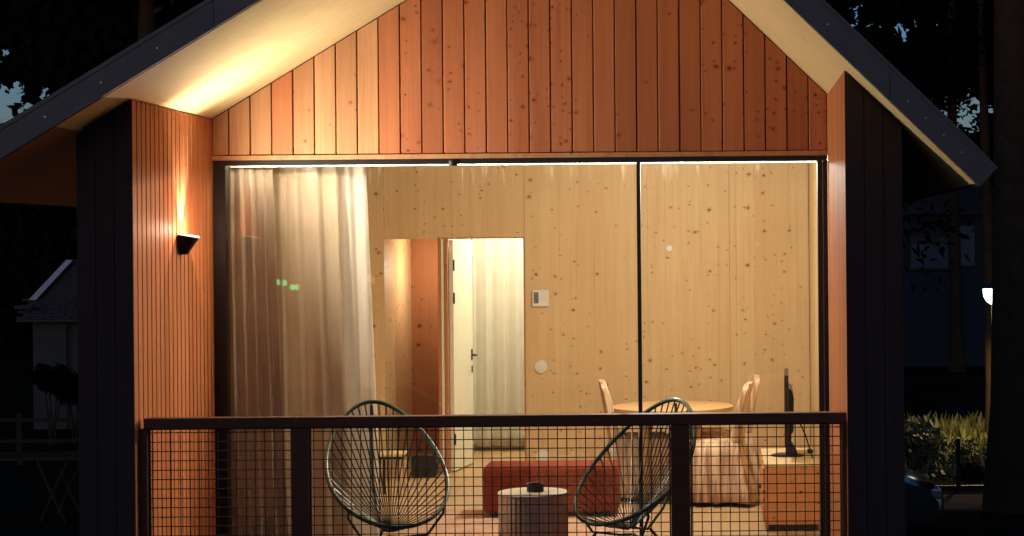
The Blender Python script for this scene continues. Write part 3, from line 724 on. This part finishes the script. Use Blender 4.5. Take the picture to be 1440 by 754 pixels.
# small dark jar on table? -> slip-covered chairs. local: +x is where the sitter looks
def build_cover_chair():
    root = empty('dining_chair')
    q = MB(); q.bbox(-.20, .23, -.22, .22, .45, .515, .02, 3); q.build('seat', M['cover'], root)
    # backrest, leaning back
    pts = []; n = 8
    q = MB(); bm = bmesh.new(); bmesh.ops.create_cube(bm, size=1)
    bmesh.ops.subdivide_edges(bm, edges=bm.edges[:], cuts=5, use_grid_fill=True)
    for v in bm.verts:
        x, y, z = v.co; h = z+.5
        ww = .215*(1-.10*h**3)
        th = .036*(1-.35*h)
        edge = max(0, abs(y)*2-.7)/.3
        v.co = Vector((-.205-.085*h**1.2+x*2*th+.02*(1-(2*y)**2)*-1, y*2*ww, .50+.455*h-.05*edge*edge*h**6))
    q.bm(bm, True); o = q.build('backrest', M['cover'], root)
    bv = o.modifiers.new('soft', 'BEVEL'); bv.width = .012; bv.segments = 2
    # pleated skirt to the floor
    N = 120; vs = []
    per = []
    x0, x1, y0, y1 = -.235, .235, -.225, .225
    L = 2*((x1-x0)+(y1-y0))
    rr = random.Random(4); phs = [rr.uniform(0, 6) for _ in range(4)]
    for j, zz in enumerate((.50, .40, .25, .12, .035)):
        t = (0.5-zz)/.465
        for k in range(N):
            s = L*k/N; ex = .035*t
            if s < x1-x0: p = Vector((x0+s, y0, 0)); nn = Vector((0, -1, 0))
            elif s < (x1-x0)+(y1-y0): p = Vector((x1, y0+s-(x1-x0), 0)); nn = Vector((1, 0, 0))
            elif s < 2*(x1-x0)+(y1-y0): p = Vector((x1-(s-(x1-x0)-(y1-y0)), y1, 0)); nn = Vector((0, 1, 0))
            else: p = Vector((x0, y1-(s-2*(x1-x0)-(y1-y0)), 0)); nn = Vector((-1, 0, 0))
            w_ = (math.sin(s*46+phs[0])+.6*math.sin(s*83+phs[1])+.4*math.sin(s*21+phs[2]))
            p += nn*(ex+.026*w_*t**.7)
            if p.x < -.2: p.x -= .09*t**1.3
            vs.append((p.x, p.y, zz+.004*math.sin(s*30)*t))
    fs = [(j*N+k, j*N+(k+1) % N, (j+1)*N+(k+1) % N, (j+1)*N+k) for j in range(4) for k in range(N)]
    q = MB(); q.add(vs, fs, True); o = q.build('skirt', M['cover'], root, autosmooth=False)
    s = o.modifiers.new('thickness', 'SOLIDIFY'); s.thickness = .003
    for sx_ in (-.17, .19):
        for sy in (-.18, .18):
            q = MB(); q.tube([(sx_, sy, .002), (sx_, sy, .45)], .016, 6); q.build('leg', M['black'], root)
    return root
cc = build_cover_chair()
grp = 'covered dining chairs round the table'
tag(cc, 'fabric covered chair at the right of the round table, nearer one with its long skirt', 'chair', grp)
cc.location = (wx(998, 15.15), 15.2, 0); cc.rotation_euler = (0, 0, PI-.12)
c2 = copy_tree(cc); c2['label'] = 'covered chair right of the table, half hidden behind the nearer covered chair'
c2.location = (wx(1007, 15.9)+.02, 15.95, 0); c2.rotation_euler = (0, 0, PI+.10)
c3 = copy_tree(cc); c3['label'] = 'fabric covered chair alone at the left of the round table'
c3.location = (wx(897, 15.5), 15.55, 0); c3.rotation_euler = (0, 0, .10)
# black box by the wall
q = MB(); q.bbox(-.17, .17, -.14, .14, .002, .205, .008, 1); bxo = q.build('storage_box', M['black']); bxo.location = (wx(1068, 15.9), 15.9, 0)
tag(bxo, 'black box on the floor between covered chair and pine cabinet', 'box')
q = MB(); q.bbox(-.105, .105, -.12, .12, .002, .195, .006, 1); bxo = q.build('waste_bin', M['black']); bxo.location = (wx(597, 17.2)-.005, 17.16, 0)
tag(bxo, 'black square bin standing before the red pine niche left of the door', 'bin')
# low stool behind the left lounge chair
stl = empty('stool', (wx(549, 15.8), 15.8, 0), label='low pale stool with dark underside near the sheer curtain', cat='stool')
q = MB(); q.bbox(-.105, .105, -.13, .13, .335, .36, .005, 1); q.build('seat', M['cabtop'], stl)
q = MB(); q.box(-.10, .10, -.125, .125, .315, .334); q.build('apron', M['black'], stl)
for sx_ in (-1, 1):
    for sy in (-1, 1):
        q = MB(); q.tube([(sx_*.085, sy*.105, .315), (sx_*.09, sy*.11, .003)], .013, 6); q.build('leg', M['black' if sx_ < 0 else 'cabtop'], stl)
# pine cabinet (seen from its end)
CY0, CY1 = 13.64, 14.70
cx0, cx1 = wx(1072, CY0), wx(1151, CY0)
cab = empty('cabinet', ((cx0+cx1)/2, (CY0+CY1)/2, 0), label='low knotty pine cabinet with pale top carrying the television', cat='cabinet')
hx = (cx1-cx0)/2; hy = (CY1-CY0)/2
q = MB(); q.bbox(-hx+.006, hx-.006, -hy+.006, hy-.006, .05, .462, .003, 1); q.build('carcass', M['cab'], cab)
q = MB(); q.bbox(-hx, hx, -hy, hy, .463, .482, .003, 1); q.build('top', M['cabtop'], cab)
q = MB(); q.box(-hx+.03, hx-.03, -hy+.03, hy-.03, .002, .049); q.build('plinth', M['black'], cab)
for k in range(2):
    q = MB(); q.bbox(-hx-.012, -hx+.004, -hy+.02+k*(hy-.015), -.01+k*(hy-.01), .07, .45, .003, 1); d_ = q.build('cabinet_door', M['cab'], cab)
    q2 = MB(); q2.tube([(-hx-.03, -.05+k*.09, .26), (-hx-.012, -.05+k*.09, .26)], .010, 8); q2.build('knob', M['black'], d_)
# television on the cabinet, facing left
tv = empty('television', (wx(1105, 14.15), 14.18, .4825), math.radians(-2.0), label='black flat television seen from its edge on the pine cabinet', cat='television')
q = MB(); q.bbox(-.018, .012, -.40, .40, .10, .62, .005, 2); q.build('casing', M['black'], tv)
q = MB(); q.box(-.0195, -.0182, -.385, .385, .115, .605); q.build('screen', M['carglass'], tv)
q = MB(); q.prism([(.0121, .17), (.045, .20), (.05, .44), (.035, .50), (.0121, .52)], -.28, .28); q.build('rear_housing', M['black'], tv)
q = MB(); q.prism([(-.01, .014), (.075, .014), (.06, .06), (.03, .10), (.03, .2), (-.01, .2)], -.07, .07); q.build('stand_neck', M['black'], tv)
q = MB(); q.lathe([(0, .0), (.125, 0), (.125, .006), (.10, .014), (0, .016)], (.0, 0, 0), 32); q.build('stand_base', M['black'], tv)
q = MB(); xx = wx(1116, 14.1); x9 = wx(1141, 14.1)
q.tube([(xx, 14.12, .78), (xx+.03, 14.1, .74), (xx+.075, 14.08, .64), (xx+.11, 14.02, .52), (x9-.012, 13.98, .49), (x9+.012, 13.95, .40), (x9+.014, 13.9, .2), (x9+.02, 13.9, .01)], .006, 6)
tag(q.build('power_cable', M['black']), 'black cable hanging from the back of the television', 'cable')
q = MB(); q.bbox(-.02, .02, -.03, .03, 0, .03, .004, 1); o = q.build('adapter', M['black']); o.location = (wx(1137, 14.3), 14.35, .4825); tag(o, 'small black plug adapter lying on the cabinet top', 'adapter')

# ================================================================== outside: trees, neighbour houses, lantern
def leaves(center_pts, n, spread, size, seed, sq=1.0):
    rnd = random.Random(seed); q = MB(); vs = []; fs = []
    for c in range(n):
        cx, cy, cz, r = center_pts[rnd.randrange(len(center_pts))]
        d = Vector((rnd.gauss(0, 1), rnd.gauss(0, 1), rnd.gauss(0, sq))).normalized()*r*(rnd.random()**.45)
        p = Vector((cx, cy, cz))+d
        a = Vector((rnd.uniform(-1, 1), rnd.uniform(-1, 1), rnd.uniform(-1, 1))).normalized(); b = a.orthogonal().normalized()
        s = size*rnd.uniform(.5, 1.3); i = len(vs)
        vs += [p-a*s, p+b*s*.38, p+a*s, p-b*s*.38]; fs.append((i, i+1, i+2, i+3))
    q.add(vs, fs); return q
def pine(x, y, h, r0, crown_r, seed, label, lean=0.0, crown_from=.35, n=9000, lsize=.15):
    rnd = random.Random(seed)
    root = empty('pine_tree', (x, y, GROUND), label=label, cat='tree', group='pines around the cabin')
    q = MB(); pts = [(lean*t*t*h+.08*math.sin(3*t+seed), .06*math.sin(4*t+seed*2), h*t-.15) for t in [k/9 for k in range(10)]]
    q.tube(pts, [r0*(1-.75*k/9)*(1.25 if k == 0 else 1) for k in range(10)], 14)
    cl = []
    for k in range(26):
        t = crown_from+(1-crown_from)*rnd.random(); a = rnd.uniform(0, 2*PI); rr = crown_r*(1.15-t)*rnd.uniform(.5, 1.3)
        bx_ = lean*t*t*h; e = Vector((bx_+rr*math.cos(a), rr*math.sin(a), h*t+rr*.12))
        q.tube([(bx_, 0, h*t-.25*rr), e], [r0*.22, r0*.06], 5)
        cl.append((e.x, e.y, e.z, crown_r*rnd.uniform(.22, .42))); m = e*.6+Vector((bx_, 0, h*t))*.4; cl.append((m.x, m.y, m.z, crown_r*.25))
    q.build('trunk', M['bark'], root)
    leaves(cl, n, 0, lsize, seed+50, .6).build('crown', M['leaf'], root)
    return root
pine(3.64, 24.0, 13, .36, 3.0, 1, 'massive dark pine trunk at the right edge of the picture', 0, .62)
pine(4.48, 32.0, 11, .12, 2.2, 2, 'slim pine lit by the lantern beside the big dark trunk', .0, .75)
pine(6.2, 50.0, 14, .2, 2.8, 3, 'thin straight pine behind the roof eave at the right', .0, .35)
pine(6.3, 30.0, 12, .22, 3.0, 4, 'pine beyond the right edge, behind the massive trunk', .01, .5)
pine(-8.9, 30.0, 13, .24, 3.2, 5, 'dark pine at the left edge, before the neighbour house', .0, .35)
pine(-11.5, 45.0, 15, .28, 4.2, 6, 'tall pine behind the neighbour house at the left', .0, .25)
pine(-5.0, 38.0, 14, .24, 3.6, 8, 'tall pine standing behind the left roof slope', .0, .2)
pine(1.5, 40.0, 15, .24, 3.6, 9, 'tall pine standing behind the right roof slope', .0, .2)
# far wood: a dense mass with ragged gaps where the dusk sky shows
rnd = random.Random(21); vs = []; fs = []
YFAR = 62.0; kf = 2700/YFAR
holes = []
def hole(u, v, ru, rv): x, z = wpt(u, v, YFAR); holes.append((x, z, ru/kf, rv/kf))
hole(14, 150, 21, 21); hole(64, 133, 5, 7); hole(0, 185, 6, 7); hole(8, 75, 6, 3)
hole(1352, 153, 24, 20); hole(1314, 134, 5, 5); hole(1356, 132, 7, 5); hole(1374, 142, 3, 4); hole(1264, 42, 4, 5); hole(1205, 17, 3, 5); hole(1273, 53, 2, 5); hole(1223, 36, 3, 3); hole(1286, 30, 2, 6); hole(1238, 34, 4, 2); hole(1204, 34, 3, 3); hole(1336, 20, 2, 2)
for c in range(105000):
    x = rnd.uniform(-36, 24); y = YFAR+rnd.uniform(-2.2, 2.2); z = rnd.uniform(-1.4, 15.5+2.5*math.sin(x*.35)+1.2*math.sin(x*1.3))
    s = .33*rnd.uniform(.5, 1.3)
    px_, pz_ = x*YFAR/y, EYE+(z-EYE)*YFAR/y
    skip = False
    for hx_, hz_, rx_, rz_ in holes:
        dx = (px_-hx_)/(rx_+.06); dz = (pz_-hz_)/(rz_+.06); rr = math.hypot(dx, dz)
        lim = 1.05+.28*math.sin(5*math.atan2(dz, dx)+hx_)
        if abs(px_-hx_) < rx_+1.0 and abs(pz_-hz_) < rz_+1.0:
            if rr < lim: skip = rnd.random() < .985; 
            if not skip and rr < lim+.6: s *= .28
        if skip: break
    if skip: continue
    a = Vector((rnd.uniform(-1, 1), rnd.uniform(-.5, .5), rnd.uniform(-1, 1))).normalized(); b = a.cross(Vector((0, 1, .2))).normalized()
    p = Vector((x, y, z)); i = len(vs); vs += [p-a*s, p+b*s*.5, p+a*s, p-b*s*.5]; fs.append((i, i+1, i+2, i+3))
q = MB(); q.add(vs, fs); tag(q.build('far_wood', M['leaf']), 'dark wall of distant trees with patches of dusk sky showing through', 'wood', kind='stuff')

rnd = random.Random(33); vs = []; fs = []
for c in range(9000):
    x = rnd.uniform(-45, 45); y = -34+rnd.uniform(-2.5, 2.5); z = rnd.uniform(-1.4, 6+1*math.sin(x*.4)); s = .8*rnd.uniform(.5, 1.3)
    a = Vector((rnd.uniform(-1, 1), rnd.uniform(-.5, .5), rnd.uniform(-1, 1))).normalized(); b = a.cross(Vector((0, 1, .2))).normalized()
    p = Vector((x, y, z)); i = len(vs); vs += [p-a*s, p+b*s*.5, p+a*s, p-b*s*.5]; fs.append((i, i+1, i+2, i+3))
q = MB(); q.add(vs, fs); tag(q.build('far_wood', M['leaf']), 'dark wood on the side opposite the cabin, seen only as a reflection in the glass', 'wood', kind='stuff')
# neighbour house, left
nh = empty('neighbour_house', (-11.0, 36.0, GROUND), label='pale neighbouring house with dark tiled roof at the left', cat='house')
def nb_(name, mat, pts=None, y0=0, y1=0, parent=nh, box=None, org=(-11.0, 36.0, GROUND)):
    q = MB()
    if pts: q.prism([(x-org[0], z-org[2]) for x, z in pts], y0-org[1], y1-org[1])
    else: q.box(box[0]-org[0], box[1]-org[0], box[2]-org[1], box[3]-org[1], box[4]-org[2], box[5]-org[2])
    return q.build(name, M[mat], parent)
x0, z0 = wpt(46, 450, 36); x1, z1 = wpt(46, 420, 36); x2, z2 = wpt(96, 366, 36)
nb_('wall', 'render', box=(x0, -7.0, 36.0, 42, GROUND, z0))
nb_('roof', 'tiles', pts=[(x0-.25, z0+.01), (-6.7, z0+.01), (-8.0, z2+1.0), (x2+.05, z2), (x1, z1)], y0=36.06, y1=42.2)
v_ = MB(); 
nb_('verge', 'verge', pts=[(x1-.06, z1-.02), (x1+.07, z1-.03), (x2+.10, z2), (x2-.02, z2+.01)], y0=35.95, y1=36.03)
for r in range(7):
    for c in range(8):
        xa = x0-.2+c*.26+(.13 if r % 2 else 0); za = z0+.02+r*.055
        q = MB(); q.prism([(xa+11.0, za-GROUND), (xa+.25+11.0, za-GROUND), (xa+.25+11.0, za+.05-GROUND), (xa+11.0, za+.05-GROUND)], -.30+r*.05, -.22+r*.05); q.build('tile', M['tiles'], nh)
nb_('eave_board', 'render', box=(x0-.2, x0+.12, 35.6, 35.68, z0+.22, z0+.28))
nb_('gutter', 'render', box=(x0-.2, -8.5, 35.70, 35.78, z0-.03, z0+.015))
nb_('downpipe', 'tiles', box=(wx(91, 35.9), wx(92.5, 35.9), 35.9, 35.96, GROUND, z0-.04))
# low garden lamp beyond the left edge: it warms the eave, the table and the ground there
gl_ = empty('bollard_lamp', (-6.1, 12.0, GROUND), label='low garden bollard lamp on the lawn left of the cabin', cat='lamp')
q = MB(); q.tube([(0, 0, -.1), (0, 0, .62)], .045, 14); q.build('post', M['black'], gl_)
q = MB(); q.lathe([(.05, .62), (.055, .625), (.055, .74), (.05, .745)], (0, 0, 0), 20); q.build('diffuser', M['roomlamp'], gl_)
q = MB(); q.lathe([(0, .80), (.04, .79), (.075, .75), (.07, .746), (0, .746)], (0, 0, 0), 20); q.build('cap', M['black'], gl_)
lamp('bollard_light', 'POINT', (.09, .03, .70), 55, (1.0, .70, .50), gl_, shadow_soft_size=.03)
# small green lights on the terrace opposite (they show only as a reflection in the big pane)
for k, (u, v) in enumerate(((391, 397), (400.5, 398), (411, 404), (417.5, 404))):
    ym = 34.15; du = u-1010; dv = v-345; x_ = (du-.0087*dv)*ym/2700; z_ = EYE-(dv+.0087*du)*ym/2700
    g0 = empty('garden_light', (x_, 2*12.078-ym, GROUND), label=('leftmost', 'second from left', 'third from left', 'rightmost')[k]+' of the four small green lights mirrored in the window over the curtain', cat='lamp', group='green garden lights opposite the cabin')
    q = MB(); q.tube([(0, 0, -.1), (0, 0, z_-GROUND-.05)], .012, 8); q.build('stake', M['black'], g0)
    q = MB(); q.lathe([(0, -.055), (.035, -.045), (.042, 0), (.035, .045), (0, .055)], (0, 0, z_-GROUND), 16); q.build('globe', M['greenlamp'], g0)
# round bush in front of it
def shrub(name, x, y, z, r, n, size, label, mat='leaf', sq=.8, group=None):
    root = empty(name, (x, y, GROUND), label=label, cat='shrub', group=group)
    rnd = random.Random(int(x*31+y)); cl = [(rnd.uniform(-.6, .6)*r, rnd.uniform(-.6, .6)*r, z-GROUND+rnd.uniform(-.5, .5)*r, r*.6) for _ in range(9)]
    leaves(cl, n, 0, size, int(x*7), sq).build('foliage', M[mat], root)
    q = MB()
    for k in range(5):
        c = cl[k]; q.tube([(.04*k-.08, 0, -.05), (c[0]*.5, c[1]*.5, c[2]*.5), (c[0], c[1], c[2])], [.02, .015, .006], 5)
    q.build('stem', M['bark'], root); return root
x, z = wpt(74, 535, 33); shrub('bush', x, 33, z, .30, 1500, .07, 'round dark bush in front of the pale neighbour house')
x, z = wpt(108, 545, 33.5); shrub('bush', x, 33.5, z, .28, 900, .07, 'dark bush half hidden behind the cabin wall at the left')
# garden fence left
gf = empty('garden_fence', (-10.5, 30, GROUND), label='low dark rail fence before the neighbour house', cat='fence')
for zz in (.35, .68): q = MB(); q.box(-2.5, 2.5, -.02, .02, zz, zz+.05); q.build('rail', M['bark'], gf)
for k in range(6): q = MB(); q.box(-2.5+k, -2.42+k, .021, .07, -.1, .8); q.build('post', M['bark'], gf)
# trestle table at the left
tt_ = empty('trestle_table', (-8.6, 24, GROUND), label='long dark garden table on crossed trestle legs at the left', cat='table')
for k in range(3): q = MB(); q.box(-1.0, .75, -.36+k*.24, -.36+k*.24+.225, .76, .80); q.build('top_board', M['bark'], tt_)
for sx_ in (-.75, .36):
    for d_ in (-1, 1): q = MB(); q.tube([(sx_-d_*.17, -.3+.06*d_, 0), (sx_+d_*.17, -.3+.06*d_, .755)], .022, 6); q.build('leg', M['bark'], tt_)
    for d_ in (-1, 1): q = MB(); q.tube([(sx_-d_*.17, .3+.06*d_, 0), (sx_+d_*.17, .3+.06*d_, .755)], .022, 6); q.build('leg', M['bark'], tt_)
# house behind, right
hr_ = empty('distant_house', (5.0, 52.0, GROUND), label='dim grey house among the trees at the far right', cat='house')
def nr_(name, mat, u0, v0, u1, v1, y0, y1, d=52.0):
    xa, za = wpt(u0, v1, d); xb, zb = wpt(u1, v0, d); q = MB(); q.box(xa-5.0, xb-5.0, y0-52, y1-52, za-GROUND, zb-GROUND); return q.build(name, M[mat], hr_)
nr_('wall', 'tiles', 1180, 300, 1420, 520, 52.0, 57)
xa, za = wpt(1170, 302, 52); xb, zb = wpt(1430, 302, 52)
q = MB(); q.prism([(xa-5, za-GROUND), (xb-5, zb-GROUND), (xb-6.2, zb+1.2-GROUND), (xa-3.5, za+1.2-GROUND)], -.3, 5.2); q.build('roof', M['tiles'], hr_)
w1 = nr_('window', 'render', 1279, 334, 1335, 380, 51.93, 51.99); nr_('window', 'far_pane', 1346, 318, 1370, 374, 51.94, 51.99)
nr_('blind', 'far_pane', 1281, 343, 1333, 378, 51.90, 51.925).parent = w1
# lantern on a post
x, z = wpt(1397, 413, 30)
lt = empty('garden_lantern', (x, 30, GROUND), label='white glowing half-globe lantern on a post beside the dark trunk', cat='lantern')
hz = z-GROUND
q = MB(); q.tube([(0, 0, -.1), (0, 0, hz-.16)], .035, 10); q.build('post', M['black'], lt)
q = MB(); q.lathe([(0, -.17), (.05, -.165), (.11, -.12), (.155, -.04), (.165, .075), (0, .08)], (0, 0, hz), 28); q.build('globe', M['lantern'], lt)
q = MB(); q.lathe([(.19, .081), (.17, .11), (.05, .19), (0, .2)], (0, 0, hz), 28); q.lathe([(.19, .081), (0, .081)], (0, 0, hz), 28); q.build('cap', M['black'], lt)
lamp('lantern_light', 'SPOT', (-.1, -.25, hz-.1), L_LANTERN, (1.0, .78, .34), lt, shadow_soft_size=.12, spot_size=math.radians(150), spot_blend=.3)
# shrubs and ground plants near the lantern
x, z = wpt(1284, 625, 28); shrub('bush', x, 28, z, .42, 1500, .075, 'leafy green bush lit by the lantern, tight against the cabin wall', 'shrub')
x, z = wpt(1360, 645, 29); shrub('bush', x-.05, 28.6, GROUND+.22, .25, 600, .06, 'small low bush at the foot of the lit slim pine', 'shrub')
x, z = wpt(1365, 672, 27); shrub('bush', x, 27, z, .20, 500, .06, 'small dark bush behind the wire garden fence', 'leaf')
rnd = random.Random(5); vs = []; fs = []
for c in range(5200):
    x = rnd.uniform(1.5, 8.5); y = rnd.uniform(27.0, 34); 
    if rnd.random() < .45 and y < 30.5: continue
    hh = rnd.uniform(.06, .30)*(1.4 if y > 31 else 1); a = rnd.uniform(0, PI); dx, dy = .045*math.cos(a), .045*math.sin(a); lx, ly = rnd.uniform(-.12, .12), rnd.uniform(-.12, .12)
    i = len(vs); vs += [(x-dx, y-dy, GROUND), (x+dx, y+dy, GROUND), (x+lx+dx, y+ly+dy, GROUND+hh*.7), (x+lx*1.5, y+ly*1.5, GROUND+hh)]; fs.append((i, i+1, i+2, i+3))
q = MB(); q.add(vs, fs); tag(q.build('ground_plants', M['shrub']), 'low leafy ground cover lit by the lantern', 'ground cover', kind='stuff')
# wire garden fence right
wf2 = empty('wire_fence', (4.0, 26, GROUND), label='low wire mesh garden fence in front of the lit plants', cat='fence')
q = MB(); 
for k in range(80): q.tube([(-2.4+k*.062, 0, .05), (-2.4+k*.062, 0, .62)], .003, 4)
for k in range(10): q.tube([(-2.4, 0, .05+k*.062), (2.5, 0, .05+k*.062)], .003, 4)
o = q.build('wire_mesh', M['black'], wf2); o['kind'] = 'stuff'
for zz in (.0,): q = MB(); q.box(-2.4, 2.5, -.02, .02, zz, zz+.06); q.build('rail', M['black'], wf2)
for k in range(4): q = MB(); q.box(-2.4+k*1.6, -2.35+k*1.6, -.025, .025, -.1, .7); q.build('post', M['black'], wf2)
# parked car beyond the corner of the cabin
car = empty('parked_car', (.45, 21.9, GROUND), label='dark glossy parked car, only its nose showing beyond the cabin', cat='car')
prof = [(-2.1, .35), (-2.12, .62), (-1.95, .86), (-1.3, .93), (-.75, 1.32), (.35, 1.36), (1.0, .92), (1.55, .80), (1.93, .66), (2.05, .52), (2.06, .32), (1.7, .24), (-1.8, .24)]
secs = []; NS = 9
vs = []
for j in range(NS+1):
    t = j/NS*2-1; y = .83*t; k = 1-.16*abs(t)**3
    for (x, z) in prof:
        zz = z; xx = x*(1-.05*abs(t)**4)
        if z > .95: y2 = y*(1-.28*(z-.95)/.45)
        else: y2 = y
        vs.append((xx, y2, .24+(zz-.24)*(1-.07*abs(t)**4)))
n = len(prof); fs = [(j*n+i, j*n+(i+1) % n, (j+1)*n+(i+1) % n, (j+1)*n+i) for j in range(NS) for i in range(n)]+[tuple(range(n)), tuple(NS*n+i for i in range(n))]
q = MB(); q.add(vs, fs, True); q.build('body', M['carpaint'], car)
for x, y in ((-1.3, -.74), (1.3, -.74), (-1.3, .74), (1.3, .74)):
    bm = bmesh.new(); bmesh.ops.create_cone(bm, cap_ends=True, segments=28, radius1=.31, radius2=.31, depth=.2); bmesh.ops.rotate(bm, verts=bm.verts, matrix=Matrix.Rotation(PI/2, 3, 'X')); bmesh.ops.translate(bm, verts=bm.verts, vec=(x, y*1.03, .31))
    q = MB(); q.bm(bm); wh = q.build('wheel', M['black'], car)
    bm = bmesh.new(); bmesh.ops.create_cone(bm, cap_ends=True, segments=20, radius1=.19, radius2=.17, depth=.02); bmesh.ops.rotate(bm, verts=bm.verts, matrix=Matrix.Rotation(PI/2, 3, 'X')); bmesh.ops.translate(bm, verts=bm.verts, vec=(x, y*1.03+(.11 if y > 0 else -.11), .31))
    q = MB(); q.bm(bm); q.build('rim', M['steel'], wh)
for s_ in (-1, 1):
    q = MB(); q.bbox(1.86, 1.99, s_*.60-.13, s_*.60+.13, .52, .63, .02, 2); q.build('headlight', M['steel'], car)
    q = MB(); q.add([(-1.15, s_*.835, .93), (.85, s_*.835, .93), (.28, s_*.665, 1.28), (-.68, s_*.665, 1.25)], [(0, 1, 2, 3)]); 
    o = q.build('side_window', M['carglass'], car); m_ = o.modifiers.new('t', 'SOLIDIFY'); m_.thickness = .01
